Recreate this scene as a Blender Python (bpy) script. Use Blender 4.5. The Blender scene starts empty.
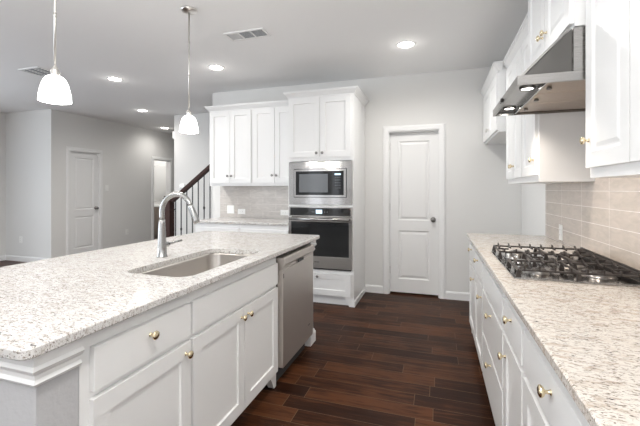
import bpy, bmesh, math, random
from mathutils import Vector, Matrix
random.seed(4)
C = bpy.context.scene.collection
PI = math.pi
# ------------------------------------------------------------ camera, world, daylight, exposure
sc = bpy.context.scene
cam = bpy.data.cameras.new('camera'); co = bpy.data.objects.new('camera', cam); C.objects.link(co)
co.location = (0, 0, 1.317); co.rotation_euler = (PI/2, 0, math.radians(17.836))
cam.sensor_width = 36; cam.lens = 363/640*36; cam.shift_y = -23.5/640; cam.clip_start = 0.02
sc.camera = co
sc.view_settings.view_transform = 'Standard'; sc.view_settings.look = 'None'
sc.view_settings.gamma = 1; sc.view_settings.use_curve_mapping = False
sc.view_settings.exposure = 1.36
w = bpy.data.worlds.new('world'); sc.world = w; w.use_nodes = True
bg = w.node_tree.nodes['Background']; bg.inputs[0].default_value = (0.80, 0.88, 1, 1); bg.inputs[1].default_value = 0.5

def area(name, loc, rot, sx, sy, power, col):
    l = bpy.data.lights.new(name, 'AREA'); l.shape = 'RECTANGLE'; l.size = sx; l.size_y = sy
    l.energy = power; l.color = col
    o = bpy.data.objects.new(name, l); C.objects.link(o); o.location = loc; o.rotation_euler = rot
    return o
# daylight entering by the rear windows and by the windows of the living side
RW = [(-7.2, -5.3), (-4.3, -3.7), (-3.45, -3.1), (-2.25, -0.2)]
LW = [(-2.2, -0.3), (0.5, 2.4)]
for (a, c), p in zip(RW, (5, 2.2, 2.2, 5)): area('daylight_rear', ((a+c)/2, -3.95, 1.4), (PI/2, 0, 0), c-a-0.1, 1.9, p*(c-a), (1.0, 0.98, 0.96))
area('added_fill_up', (-0.7, -0.8, 1.6), (PI, 0, 0), 1.4, 1.4, 40, (1.0, 0.99, 0.97))  # unseen fill light added behind the camera, bounced off the ceiling
for a, c in LW: area('daylight_left', (-7.64, (a+c)/2, 1.45), (PI/2, 0, -PI/2), c-a-0.1, 1.8, 20*(c-a), (0.84, 0.92, 1.0))

# ------------------------------------------------------------ materials
def mat(name, col, rough=0.5, metal=0.0, bump=0, bscale=200, spec=None, emit=None, estr=0, vary=0, coat=0):
    m = bpy.data.materials.new(name); m.use_nodes = True
    n = m.node_tree.nodes; L = m.node_tree.links; b = n['Principled BSDF']
    b.inputs['Base Color'].default_value = (*col, 1); b.inputs['Roughness'].default_value = rough
    b.inputs['Metallic'].default_value = metal
    if coat: b.inputs['Coat Weight'].default_value = coat; b.inputs['Coat Roughness'].default_value = 0.1
    if spec is not None: b.inputs['Specular IOR Level'].default_value = spec
    tc = n.new('ShaderNodeTexCoord')
    no = n.new('ShaderNodeTexNoise'); no.inputs['Scale'].default_value = bscale
    L.new(tc.outputs['Object'], no.inputs['Vector'])
    if bump:
        bp = n.new('ShaderNodeBump'); bp.inputs['Strength'].default_value = bump; bp.inputs['Distance'].default_value = 0.002
        L.new(no.outputs['Fac'], bp.inputs['Height']); L.new(bp.outputs['Normal'], b.inputs['Normal'])
    if vary:
        mx = n.new('ShaderNodeMix'); mx.data_type = 'RGBA'
        mx.inputs['A'].default_value = (*[c*(1-vary) for c in col], 1); mx.inputs['B'].default_value = (*[min(1, c*(1+vary)) for c in col], 1)
        L.new(no.outputs['Fac'], mx.inputs['Factor']); L.new(mx.outputs['Result'], b.inputs['Base Color'])
    if emit:
        b.inputs['Emission Color'].default_value = (*emit, 1); b.inputs['Emission Strength'].default_value = estr
    return m
M = {}
M['wall'] = mat('wall_paint', (0.75, 0.745, 0.73), 0.85, bump=0.15, bscale=120)
M['ceil'] = mat('ceiling_paint', (0.90, 0.90, 0.90), 0.9, bump=0.1, bscale=120)
M['knee'] = mat('textured_drywall', (0.51, 0.51, 0.52), 0.8, bump=0.9, bscale=55)
M['cab'] = mat('cabinet_white_lacquer', (0.82, 0.82, 0.815), 0.32, bump=0.02, bscale=60)
M['trim'] = mat('trim_white_paint', (0.84, 0.84, 0.835), 0.4, bump=0.02, bscale=60)
M['toe'] = mat('toe_kick_dark', (0.03, 0.02, 0.015), 0.6)
M['inner'] = mat('cabinet_interior', (0.7, 0.66, 0.6), 0.6)
M['black'] = mat('black_glass', (0.012, 0.013, 0.014), 0.06)
M['window_dark'] = mat('oven_window_glass', (0.035, 0.037, 0.038), 0.08)
M['mwin'] = mat('microwave_window', (0.16, 0.17, 0.18), 0.12)
M['iron'] = mat('cast_iron', (0.035, 0.028, 0.025), 0.45, bump=0.3, bscale=500)
M['wiron'] = mat('wrought_iron', (0.02, 0.02, 0.022), 0.45)
M['brass'] = mat('polished_brass', (0.82, 0.70, 0.48), 0.18, 1.0)
M['nickel'] = mat('satin_nickel', (0.72, 0.70, 0.67), 0.3, 1.0)
M['dnickel'] = mat('dark_nickel', (0.28, 0.27, 0.26), 0.3, 1.0)
M['chrome'] = mat('brushed_chrome', (0.38, 0.38, 0.375), 0.25, 1.0)
M['plastic'] = mat('white_plastic', (0.86, 0.86, 0.84), 0.35)
M['slot'] = mat('dark_slot', (0.05, 0.05, 0.05), 0.6)
M['ventdark'] = mat('vent_shadow', (0.16, 0.17, 0.19), 0.6)
M['filter'] = mat('filter_mesh', (0.50, 0.43, 0.37), 0.35, 1.0, bump=0.6, bscale=900)
M['lens'] = mat('lit_lens', (1, 1, 1), 0.5, emit=(1, 0.96, 0.9), estr=9)
M['shade'] = mat('opal_glass', (0.95, 0.95, 0.95), 0.25, emit=(1, 0.98, 0.95), estr=3)
M['display'] = mat('lit_display', (0.1, 0.15, 0.2), 0.2, emit=(0.55, 0.75, 0.9), estr=0.7)
M['vanity'] = mat('vanity_taupe', (0.30, 0.25, 0.21), 0.5)
M['mirror'] = mat('mirror_silver', (0.9, 0.9, 0.9), 0.02, 1.0)
M['glass'] = mat('window_glass', (0.9, 0.95, 1), 0.02)
M['glass'].node_tree.nodes['Principled BSDF'].inputs['Transmission Weight'].default_value = 1.0

def steel_mat(name, col, rough, axis):
    m = mat(name, col, rough, 1.0); n = m.node_tree.nodes; L = m.node_tree.links; b = n['Principled BSDF']
    tc = n.new('ShaderNodeTexCoord'); mp = n.new('ShaderNodeMapping')
    mp.inputs['Scale'].default_value = {'x': (1.5, 400, 400), 'z': (400, 400, 1.5), 'y': (400, 1.5, 400)}[axis]
    no = n.new('ShaderNodeTexNoise'); no.inputs['Scale'].default_value = 1; no.inputs['Detail'].default_value = 3
    L.new(tc.outputs['Object'], mp.inputs['Vector']); L.new(mp.outputs['Vector'], no.inputs['Vector'])
    mr = n.new('ShaderNodeMapRange'); mr.inputs['To Min'].default_value = rough*0.8; mr.inputs['To Max'].default_value = rough*1.3
    L.new(no.outputs['Fac'], mr.inputs['Value']); L.new(mr.outputs['Result'], b.inputs['Roughness'])
    bp = n.new('ShaderNodeBump'); bp.inputs['Strength'].default_value = 0.015; bp.inputs['Distance'].default_value = 0.0005
    L.new(no.outputs['Fac'], bp.inputs['Height']); L.new(bp.outputs['Normal'], b.inputs['Normal'])
    return m
M['steel'] = steel_mat('stainless_steel', (0.47, 0.455, 0.44), 0.12, 'x')
M['steelz'] = steel_mat('stainless_steel_upright', (0.78, 0.75, 0.72), 0.38, 'z')
M['hoodsteel'] = steel_mat('hood_steel', (0.36, 0.35, 0.34), 0.25, 'x')
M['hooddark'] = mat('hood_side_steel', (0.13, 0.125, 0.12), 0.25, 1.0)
M['dwsteel'] = steel_mat('dishwasher_steel', (0.62, 0.58, 0.545), 0.34, 'z')
M['dwsteel'].node_tree.nodes['Principled BSDF'].inputs['Metallic'].default_value = 0.8
M['sink'] = steel_mat('sink_steel', (0.55, 0.52, 0.49), 0.30, 'y')

def granite(name, base, warm, rot):
    m = bpy.data.materials.new(name); m.use_nodes = True
    n = m.node_tree.nodes; L = m.node_tree.links; b = n['Principled BSDF']
    tc = n.new('ShaderNodeTexCoord'); mp = n.new('ShaderNodeMapping')
    mp.inputs['Rotation'].default_value = (0, 0, rot); mp.inputs['Scale'].default_value = (1.1, 2.9, 1.8)
    L.new(tc.outputs['Object'], mp.inputs['Vector'])
    def noise(scale, detail, rough=0.6, dist=0.0):
        t = n.new('ShaderNodeTexNoise'); t.inputs['Scale'].default_value = scale; t.inputs['Detail'].default_value = detail
        t.inputs['Roughness'].default_value = rough; t.inputs['Distortion'].default_value = dist
        L.new(mp.outputs['Vector'], t.inputs['Vector']); return t
    def ramp(src, stops):
        r = n.new('ShaderNodeValToRGB'); e = r.color_ramp.elements
        e[0].position, e[0].color = stops[0][0], (*[stops[0][1]]*3, 1); e[1].position, e[1].color = stops[1][0], (*[stops[1][1]]*3, 1)
        L.new(src, r.inputs['Fac']); return r.outputs['Color']
    def mix(fac, a, c):
        x = n.new('ShaderNodeMix'); x.data_type = 'RGBA'; L.new(fac, x.inputs['Factor'])
        if isinstance(a, tuple): x.inputs['A'].default_value = (*a, 1)
        else: L.new(a, x.inputs['A'])
        x.inputs['B'].default_value = (*c, 1); return x.outputs['Result']
    c = mix(ramp(noise(16, 5, 0.6, 0.5).outputs['Fac'], ((0.50, 0), (0.68, 0.9))), base, warm)
    c = mix(ramp(noise(46, 4, 0.7, 0.6).outputs['Fac'], ((0.535, 0), (0.60, 0.75))), c, (0.34, 0.295, 0.255))
    c = mix(ramp(noise(80, 3, 0.6, 0.5).outputs['Fac'], ((0.585, 0), (0.625, 0.95))), c, (0.19, 0.155, 0.13))
    c = mix(ramp(noise(55, 3, 0.5, 1.0).outputs['Fac'], ((0.655, 0), (0.68, 1))), c, (0.06, 0.05, 0.05))
    L.new(c, b.inputs['Base Color']); b.inputs['Roughness'].default_value = 0.17
    return m
M['granite_warmlit'] = granite('warm_light_granite', (0.67, 0.63, 0.58), (0.49, 0.41, 0.34), 0.5)  # same stone as the island, warm lamp light put into its colour
M['granite'] = granite('white_granite', (0.69, 0.68, 0.665), (0.55, 0.51, 0.47), 0.5)

def tile_mat(name, c1, c2, grout, axis):
    m = bpy.data.materials.new(name); m.use_nodes = True
    n = m.node_tree.nodes; L = m.node_tree.links; b = n['Principled BSDF']
    tc = n.new('ShaderNodeTexCoord'); sp = n.new('ShaderNodeSeparateXYZ'); cb = n.new('ShaderNodeCombineXYZ')
    L.new(tc.outputs['Object'], sp.inputs[0]); L.new(sp.outputs[axis], cb.inputs[0]); L.new(sp.outputs[2], cb.inputs[1])
    mp = n.new('ShaderNodeMapping'); mp.inputs['Location'].default_value = (0.01 if axis else 0.13, -0.914, 0)
    L.new(cb.outputs[0], mp.inputs['Vector'])
    br = n.new('ShaderNodeTexBrick'); br.offset = 0.0 if axis else 0.5; br.inputs['Scale'].default_value = 1
    br.inputs['Brick Width'].default_value = 0.40; br.inputs['Row Height'].default_value = 0.0985
    br.inputs['Mortar Size'].default_value = 0.0022; br.inputs['Mortar Smooth'].default_value = 0.1; br.inputs['Bias'].default_value = 0
    br.inputs['Color1'].default_value = (*c1, 1); br.inputs['Color2'].default_value = (*c2, 1); br.inputs['Mortar'].default_value = (*grout, 1)
    L.new(mp.outputs[0], br.inputs['Vector'])
    no = n.new('ShaderNodeTexNoise'); no.inputs['Scale'].default_value = 9; no.inputs['Detail'].default_value = 6; no.inputs['Distortion'].default_value = 1.2
    mp2 = n.new('ShaderNodeMapping'); mp2.inputs['Scale'].default_value = (1, 3, 1); L.new(mp.outputs[0], mp2.inputs[0]); L.new(mp2.outputs[0], no.inputs['Vector'])
    mr = n.new('ShaderNodeMapRange'); mr.inputs['From Min'].default_value = 0.3; mr.inputs['From Max'].default_value = 0.7
    mr.inputs['To Min'].default_value = 0.88; mr.inputs['To Max'].default_value = 1.1
    L.new(no.outputs['Fac'], mr.inputs['Value'])
    mx = n.new('ShaderNodeMix'); mx.data_type = 'RGBA'; mx.blend_type = 'MULTIPLY'; mx.inputs['Factor'].default_value = 1
    L.new(br.outputs['Color'], mx.inputs['A']); L.new(mr.outputs['Result'], mx.inputs['B']); L.new(mx.outputs['Result'], b.inputs['Base Color'])
    rr = n.new('ShaderNodeMapRange'); rr.inputs['To Min'].default_value = 0.16; rr.inputs['To Max'].default_value = 0.7
    L.new(br.outputs['Fac'], rr.inputs['Value']); L.new(rr.outputs['Result'], b.inputs['Roughness'])
    bp = n.new('ShaderNodeBump'); bp.invert = True; bp.inputs['Strength'].default_value = 0.4; bp.inputs['Distance'].default_value = 0.002
    L.new(br.outputs['Fac'], bp.inputs['Height']); L.new(bp.outputs['Normal'], b.inputs['Normal'])
    return m
M['tile_r'] = tile_mat('beige_wall_tile', (0.56, 0.495, 0.435), (0.59, 0.52, 0.465), (0.74, 0.70, 0.66), 1)
M['tile_b'] = tile_mat('grey_beige_wall_tile', (0.52, 0.485, 0.455), (0.56, 0.525, 0.49), (0.66, 0.63, 0.60), 0)

def wood_floor():
    m = bpy.data.materials.new('dark_plank_floor'); m.use_nodes = True
    n = m.node_tree.nodes; L = m.node_tree.links; b = n['Principled BSDF']
    tc = n.new('ShaderNodeTexCoord')
    def mth(op, a_, b_=None):
        x = n.new('ShaderNodeMath'); x.operation = op
        for i_, v_ in enumerate((a_, b_)):
            if v_ is None: continue
            if isinstance(v_, (int, float)): x.inputs[i_].default_value = v_
            else: L.new(v_, x.inputs[i_])
        return x.outputs[0]
    sp = n.new('ShaderNodeSeparateXYZ'); L.new(tc.outputs['Object'], sp.inputs[0])
    yr = mth('DIVIDE', sp.outputs[1], 0.127); row = mth('FLOOR', yr); fy_ = mth('FRACT', yr)
    wn = n.new('ShaderNodeTexWhiteNoise'); wn.noise_dimensions = '1D'; L.new(row, wn.inputs['W'])
    xr = mth('ADD', mth('DIVIDE', sp.outputs[0], 0.78), mth('MULTIPLY', wn.outputs['Value'], 7.3)); col = mth('FLOOR', xr); fx_ = mth('FRACT', xr)
    cb = n.new('ShaderNodeCombineXYZ'); L.new(row, cb.inputs[0]); L.new(col, cb.inputs[1])
    w2 = n.new('ShaderNodeTexWhiteNoise'); w2.noise_dimensions = '2D'; L.new(cb.outputs[0], w2.inputs['Vector'])
    ey = mth('MULTIPLY', mth('MINIMUM', fy_, mth('SUBTRACT', 1.0, fy_)), 0.127)
    ex = mth('MULTIPLY', mth('MINIMUM', fx_, mth('SUBTRACT', 1.0, fx_)), 0.78)
    gap = mth('LESS_THAN', mth('MINIMUM', ex, ey), 0.0016)
    class BR: pass
    br = BR(); br.outputs = {'Color': w2.outputs['Value'], 'Fac': gap}
    mp = n.new('ShaderNodeMapping'); mp.inputs['Scale'].default_value = (1.6, 16, 1); L.new(tc.outputs['Object'], mp.inputs[0])
    off = n.new('ShaderNodeVectorMath'); off.operation = 'MULTIPLY_ADD'; L.new(br.outputs['Color'], off.inputs[0]); off.inputs[1].default_value = (13, 7, 5)
    L.new(mp.outputs[0], off.inputs[2])
    g = n.new('ShaderNodeTexNoise'); g.inputs['Scale'].default_value = 2.2; g.inputs['Detail'].default_value = 8; g.inputs['Roughness'].default_value = 0.65; g.inputs['Distortion'].default_value = 0.6
    L.new(off.outputs[0], g.inputs['Vector'])
    bl = n.new('ShaderNodeTexNoise'); bl.inputs['Scale'].default_value = 3.5; bl.inputs['Detail'].default_value = 3; L.new(tc.outputs['Object'], bl.inputs['Vector'])
    ad = n.new('ShaderNodeMath'); ad.operation = 'MULTIPLY_ADD'; L.new(br.outputs['Color'], ad.inputs[0]); ad.inputs[1].default_value = 0.33
    L.new(g.outputs['Fac'], ad.inputs[2])
    ad2 = n.new('ShaderNodeMath'); ad2.operation = 'MULTIPLY_ADD'; L.new(bl.outputs['Fac'], ad2.inputs[0]); ad2.inputs[1].default_value = 0.30; L.new(ad.outputs[0], ad2.inputs[2])
    r = n.new('ShaderNodeValToRGB'); e = r.color_ramp.elements
    e[0].position = 0.48; e[0].color = (0.014, 0.005, 0.003, 1)
    e[1].position = 1.0; e[1].color = (0.085, 0.031, 0.0125, 1)
    k = e.new(0.78); k.color = (0.028, 0.0098, 0.0044, 1)
    L.new(ad2.outputs[0], r.inputs['Fac'])
    mx = n.new('ShaderNodeMix'); mx.data_type = 'RGBA'; L.new(br.outputs['Fac'], mx.inputs['Factor']); L.new(r.outputs['Color'], mx.inputs['A'])
    mx.inputs['B'].default_value = (0.13, 0.075, 0.045, 1)
    L.new(mx.outputs['Result'], b.inputs['Base Color'])
    b.inputs['Roughness'].default_value = 0.36; b.inputs['Specular IOR Level'].default_value = 0.10
    bp = n.new('ShaderNodeBump'); bp.inputs['Strength'].default_value = 0.25; bp.inputs['Distance'].default_value = 0.003
    L.new(g.outputs['Fac'], bp.inputs['Height']); L.new(bp.outputs['Normal'], b.inputs['Normal'])
    return m
M['floor'] = wood_floor()
M['dwood'] = mat('dark_stained_wood', (0.035, 0.013, 0.009), 0.55, spec=0.25, bump=0.1, bscale=80, vary=0.4)

# ------------------------------------------------------------ mesh helpers
class MB:
    def __init__(s): s.bm = bmesh.new(); s.T = Matrix()
    def box(s, x0, x1, y0, y1, z0, z1, bev=0):
        r = bmesh.ops.create_cube(s.bm, size=1)
        vs = r['verts']
        for v in vs: v.co = s.T @ Vector(((x0+x1)/2+v.co.x*(x1-x0), (y0+y1)/2+v.co.y*(y1-y0), (z0+z1)/2+v.co.z*(z1-z0)))
        if bev:
            es = list({e for v in vs for e in v.link_edges})
            bmesh.ops.bevel(s.bm, geom=es, offset=bev, segments=2, affect='EDGES', profile=0.5)
        return s
    def poly(s, pts, a0, a1, axis='y'):
        # extrude 2-D polygon along an axis. axis 'y': pts are (x,z); 'x': (y,z); 'z': (x,y)
        def mk(p, a): return {'y': (p[0], a, p[1]), 'x': (a, p[0], p[1]), 'z': (p[0], p[1], a)}[axis]
        A = [s.bm.verts.new(s.T @ Vector(mk(p, a0))) for p in pts]; B = [s.bm.verts.new(s.T @ Vector(mk(p, a1))) for p in pts]
        n = len(pts); fs = [s.bm.faces.new(A), s.bm.faces.new(B[::-1])]
        for i in range(n): fs.append(s.bm.faces.new((A[i], B[i], B[(i+1) % n], A[(i+1) % n])))
        bmesh.ops.recalc_face_normals(s.bm, faces=fs); return s
    def lathe(s, prof, loc=(0, 0, 0), axis='z', seg=24):
        # prof: (radius, height) list
        R = {'z': Matrix(), 'x': Matrix.Rotation(PI/2, 4, 'Y'), '-x': Matrix.Rotation(-PI/2, 4, 'Y'), '-y': Matrix.Rotation(PI/2, 4, 'X'), 'y': Matrix.Rotation(-PI/2, 4, 'X')}[axis]
        Tm = s.T @ Matrix.Translation(loc) @ R
        rings = []
        for r, h in prof:
            if r < 1e-6: rings.append([s.bm.verts.new(Tm @ Vector((0, 0, h)))])
            else: rings.append([s.bm.verts.new(Tm @ Vector((r*math.cos(2*PI*i/seg), r*math.sin(2*PI*i/seg), h))) for i in range(seg)])
        fs = []
        for a, b in zip(rings, rings[1:]):
            for i in range(seg):
                j = (i+1) % seg
                if len(a) == 1 and len(b) == 1: continue
                if len(a) == 1: f = (a[0], b[i], b[j])
                elif len(b) == 1: f = (a[i], b[0], a[j])
                else: f = (a[i], b[i], b[j], a[j])
                fs.append(s.bm.faces.new(f))
        for f in fs: f.smooth = True
        bmesh.ops.recalc_face_normals(s.bm, faces=fs); return s
    def tube(s, pts, rad, seg=14):
        pts = [Vector(p) for p in pts]; rads = rad if isinstance(rad, list) else [rad]*len(pts)
        rings = []; up = None
        for i, p in enumerate(pts):
            t = (pts[min(i+1, len(pts)-1)]-pts[max(i-1, 0)]).normalized()
            if up is None: up = t.orthogonal().normalized()
            up = (up-t*up.dot(t)).normalized(); q = t.cross(up)
            rings.append([s.bm.verts.new(s.T @ (p+rads[i]*(math.cos(2*PI*k/seg)*up+math.sin(2*PI*k/seg)*q))) for k in range(seg)])
        fs = [s.bm.faces.new(rings[0]), s.bm.faces.new(rings[-1][::-1])]
        for a, b in zip(rings, rings[1:]):
            for k in range(seg):
                f = s.bm.faces.new((a[k], b[k], b[(k+1) % seg], a[(k+1) % seg])); f.smooth = True; fs.append(f)
        bmesh.ops.recalc_face_normals(s.bm, faces=fs); return s
    def sweep(s, path, prof, closed=False):
        # mitred moulding: path of (x,y), prof of (out,z); out is to the right of travel
        P2 = [Vector(p) for p in path]; n = len(P2); rings = []
        for i in range(n):
            d0 = (P2[i]-P2[i-1]).normalized() if (i > 0 or closed) else None
            d1 = (P2[(i+1) % n]-P2[i]).normalized() if (i < n-1 or closed) else None
            if d0 is None: d0 = d1
            if d1 is None: d1 = d0
            n0 = Vector((d0.y, -d0.x)); n1 = Vector((d1.y, -d1.x)); m = (n0+n1).normalized(); m = m/max(0.2, m.dot(n0))
            rings.append([s.bm.verts.new(s.T @ Vector((P2[i].x+m.x*o, P2[i].y+m.y*o, z))) for o, z in prof])
        fs = []; k = len(prof)
        for i in range(n if closed else n-1):
            a, b = rings[i], rings[(i+1) % n]
            for j in range(k): fs.append(s.bm.faces.new((a[j], b[j], b[(j+1) % k], a[(j+1) % k])))
        if not closed: fs += [s.bm.faces.new(rings[0]), s.bm.faces.new(rings[-1][::-1])]
        bmesh.ops.recalc_face_normals(s.bm, faces=fs); return s
    def build(s, name, m, parent=None, loc=None):
        me = bpy.data.meshes.new(name); s.bm.to_mesh(me); s.bm.free()
        me.materials.append(m); o = bpy.data.objects.new(name, me); C.objects.link(o)
        if parent: o.parent = parent
        if loc: o.location = loc
        return o
def thing(name, label, cat, loc=(0, 0, 0), rz=0, group=None):
    o = bpy.data.objects.new(name, None); C.objects.link(o); o.location = loc; o.rotation_euler = (0, 0, rz)
    o.empty_display_size = 0.1; o['label'] = label; o['category'] = cat
    if group: o['group'] = group
    return o
def tag(o, label, cat, group=None):
    o['label'] = label; o['category'] = cat
    if group: o['group'] = group
    return o
def struct(o): o['kind'] = 'structure'; return o
def B(*a, bev=0): return MB().box(*a, bev=bev)

# ------------------------------------------------------------ room shell
XR = 0.915; YB = 4.63; CZ = 2.743; XL = -6.5
struct(B(-8.0, 1.1, -4.1, 9.2, -0.1, 0).build('floor', M['floor']))
struct(B(-8.4, 1.1, -4.1, 9.2, CZ, CZ+0.1).build('ceiling', M['ceil']))
struct(B(XR, XR+0.15, -4.1, YB+0.15, 0, CZ).build('wall_right', M['wall']))
# back wall with opening for the pantry door
DX0, DX1, DH = -0.581, 0.031, 2.045
b = MB(); b.box(-3.16, DX0, YB, YB+0.12, 0, CZ); b.box(DX1, XR, YB, YB+0.12, 0, CZ); b.box(DX0, DX1, YB, YB+0.12, DH, CZ)
struct(b.build('wall_back', M['wall']))
struct(B(DX0-0.05, DX1+0.05, YB+0.2, YB+0.25, 0, CZ).build('wall_pantry', M['wall']))
# stair wall and hall end
struct(B(-4.81, XR, 5.79, 5.91, 0, CZ).build('wall_stair', M['wall']))
struct(B(-6.5, -4.7, 9.0, 9.12, 0, CZ).build('wall_hall', M['wall']))
struct(B(-4.81, -4.69, 5.92, 9.0, 0, CZ).build('wall_corridor', M['wall']))
# left wall with closet door and bathroom doorway
A0, A1 = 5.00, 5.63; B0, B1 = 7.10, 7.68
b = MB()
for y0, y1, z0, z1 in ((4.66, A0, 0, CZ), (A0, A1, DH, CZ), (A1, B0, 0, CZ), (B0, B1, DH, CZ), (B1, 9.12, 0, CZ)):
    b.box(XL-0.12, XL, y0, y1, z0, z1)
struct(b.build('wall_left', M['wall']))
struct(B(-7.67, -6.62, 4.66, 4.78, 0, CZ).build('wall_alcove', M['wall']))
# living side wall with windows, rear wall with windows
b = MB(); y = -4.1
for (a, c) in LW:
    b.box(-7.79, -7.67, y, a, 0, CZ); b.box(-7.79, -7.67, a, c, 0, 0.5); b.box(-7.79, -7.67, a, c, 2.4, CZ); y = c
b.box(-7.79, -7.67, y, 4.78, 0, CZ); struct(b.build('wall_living', M['wall']))
b = MB(); x = -7.67
for (a, c) in RW:
    b.box(x, a, -4.1, -3.98, 0, CZ); b.box(a, c, -4.1, -3.98, 0, 0.4); b.box(a, c, -4.1, -3.98, 2.4, CZ); x = c
b.box(x, XR, -4.1, -3.98, 0, CZ); struct(b.build('wall_rear', M['wall']))
k = 0
for ax, lst in (('y', LW), ('x', RW)):
    for (a, c) in lst:
        k += 1; z0 = 0.5 if ax == 'y' else 0.4
        e = bpy.data.objects.new('window_%d' % k, None); C.objects.link(e); struct(e)
        f = MB(); g = MB()
        def bb(m, u0, u1, d0, d1, z0_, z1_):
            if ax == 'y': m.box(-7.79+d0, -7.79+d1, u0, u1, z0_, z1_)
            else: m.box(u0, u1, -4.1+d0, -4.1+d1, z0_, z1_)
        mid = (z0+2.4)/2
        for q in ((a, a+0.05, z0, 2.4), (c-0.05, c, z0, 2.4), (a+0.05, c-0.05, z0, z0+0.05), (a+0.05, c-0.05, 2.35, 2.4), (a+0.05, c-0.05, mid-0.025, mid+0.025)):
            bb(f, q[0], q[1], 0.03, 0.08, q[2], q[3])
        f.build('window_frame', M['trim'], e)
        bb(g, a+0.05, c-0.05, 0.052, 0.056, z0+0.05, mid-0.025); bb(g, a+0.05, c-0.05, 0.052, 0.056, mid+0.025, 2.35)
        g.build('window_pane', M['glass'], e)
# bathroom behind the doorway
b = MB(); b.box(-8.3, -8.2, 6.5, 8.6, 0, CZ); b.box(-8.2, -6.62, 6.4, 6.5, 0, CZ); b.box(-8.2, -6.62, 8.5, 8.6, 0, CZ)
struct(b.build('wall_bathroom', M['wall']))

# baseboards
BP = [(0, 0), (0.014, 0), (0.014, 0.075), (0.010, 0.088), (0.004, 0.095), (0, 0.095)]
def baseboard(name, path): return struct(MB().sweep(path, BP).build(name, M['trim']))
baseboard('baseboard_back', [(DX1+0.071, YB), (XR-0.001, YB), (XR-0.001, 3.63)])
baseboard('baseboard_pantry', [(-0.872, YB), (DX0-0.071, YB)])
baseboard('baseboard_alcove', [(-7.67, 3.2), (-7.67, 4.66), (XL, 4.66), (XL, A0-0.071)])
baseboard('baseboard_left', [(XL, A1+0.071), (XL, B0-0.071)])
baseboard('baseboard_hall', [(XL, B1+0.071), (XL, 9.0), (-4.81, 9.0), (-4.81, 5.79), (-4.2, 5.79)])
baseboard('baseboard_living', [(-7.67, -3.98), (-7.67, 3.19)])

# ------------------------------------------------------------ doors
def door(name, origin, rz, w, h, setback, knob_side, casing_back=False, leaf=True, knobm='dnickel', wt=0.12):
    """local: x across 0..w, front face of wall at y=0 (looking to +y), z up"""
    e = bpy.data.objects.new(name, None); C.objects.link(e); e.location = origin; e.rotation_euler = (0, 0, rz); struct(e)
    cw = 0.07
    c = MB()
    prof = [(0, 0), (-0.016, 0), (-0.019, 0.012), (-0.019, cw-0.02), (-0.012, cw-0.008), (-0.010, cw), (0, cw)]
    def casing(yf, sg):
        # three mitred legs: polygon sections swept by hand
        path = [(0, 0), (0, h), (w, h), (w, 0)]
        rings = []
        for i, (px, pz) in enumerate(path):
            ox = -1 if i < 2 else 1; oz = 1 if i in (1, 2) else 0
            rings.append([c.bm.verts.new((px+ox*o, yf+sg*d, pz+oz*o)) for d, o in prof])
        fs = []
        for a, b2 in zip(rings, rings[1:]):
            for j in range(len(prof)): fs.append(c.bm.faces.new((a[j], b2[j], b2[(j+1) % len(prof)], a[(j+1) % len(prof)])))
        fs += [c.bm.faces.new(rings[0]), c.bm.faces.new(rings[-1][::-1])]
        bmesh.ops.recalc_face_normals(c.bm, faces=fs)
    casing(0, 1)
    if casing_back: casing(wt, -1)
    c.build('door_casing', M['trim'], e)
    j = MB(); j.box(0, 0.012, 0, wt, 0, h); j.box(w-0.012, w, 0, wt, 0, h); j.box(0.012, w-0.012, 0, wt, h-0.012, h)
    if leaf: j.box(0.012, w-0.012, setback+0.028, wt, h-0.055, h-0.012)
    j.build('door_jamb', M['trim'], e)
    if not leaf: return e
    x0, x1, z0, z1 = 0.0135, w-0.0135, 0.02, h-0.05; y0 = setback; y1 = setback+0.035
    m = MB()
    # stiles / rails as one solid with two raised panels
    st = 0.105; mz0, mz1 = 0.80, 0.93; bz = 0.19; tz = h-0.12
    for q in ((x0, x0+st, z0, z1), (x1-st, x1, z0, z1), (x0+st, x1-st, z0, bz), (x0+st, x1-st, mz0, mz1), (x0+st, x1-st, tz, z1)):
        m.box(q[0], q[1], y0, y1, q[2], q[3])
    for (a, b2) in ((bz, mz0), (mz1, tz)):
        # sunken cove then raised field
        X0, X1 = x0+st, x1-st
        R = [(0, 0), (0.012, 0.012), (0.022, 0.012), (0.045, 0.003)]
        rg = []
        for (i_, d_) in R: rg.append([m.bm.verts.new((X0+i_, y0+d_, a+i_)), m.bm.verts.new((X1-i_, y0+d_, a+i_)), m.bm.verts.new((X1-i_, y0+d_, b2-i_)), m.bm.verts.new((X0+i_, y0+d_, b2-i_))])
        for p, q in zip(rg, rg[1:]):
            for t in range(4): m.bm.faces.new((p[t], p[(t+1) % 4], q[(t+1) % 4], q[t]))
        m.bm.faces.new(rg[-1])
        m.box(X0, X1, y0+0.02, y1, a, b2)
    m.build('door_leaf', M['trim'], e)
    kx = x1-0.06 if knob_side > 0 else x0+0.06
    kk = MB(); kk.lathe([(0, 0), (0.032, 0), (0.032, 0.006), (0.012, 0.010), (0.010, 0.028), (0.024, 0.036), (0.029, 0.048), (0.024, 0.060), (0, 0.064)], (kx, y0, 0.945), '-y')
    kk.build('door_knob', M[knobm], e)
    hg = MB()
    hx = 0.009 if knob_side > 0 else w-0.015
    for zz in (0.25, 1.05, 1.82): hg.box(hx, hx+0.006, y0-0.004, y0+0.0, zz, zz+0.09)
    hg.build('hinge', M[knobm], e)
    return e
door('door_1', (DX0, YB, 0), 0, DX1-DX0, DH, 0.05, 1, knobm='dnickel')
door('door_2', (XL, A0, 0), PI/2, A1-A0, DH, 0.02, 1, knobm='dnickel')
door('door_3', (XL, B0, 0), PI/2, B1-B0, DH, 0.02, 1, leaf=False, casing_back=True)

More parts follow.
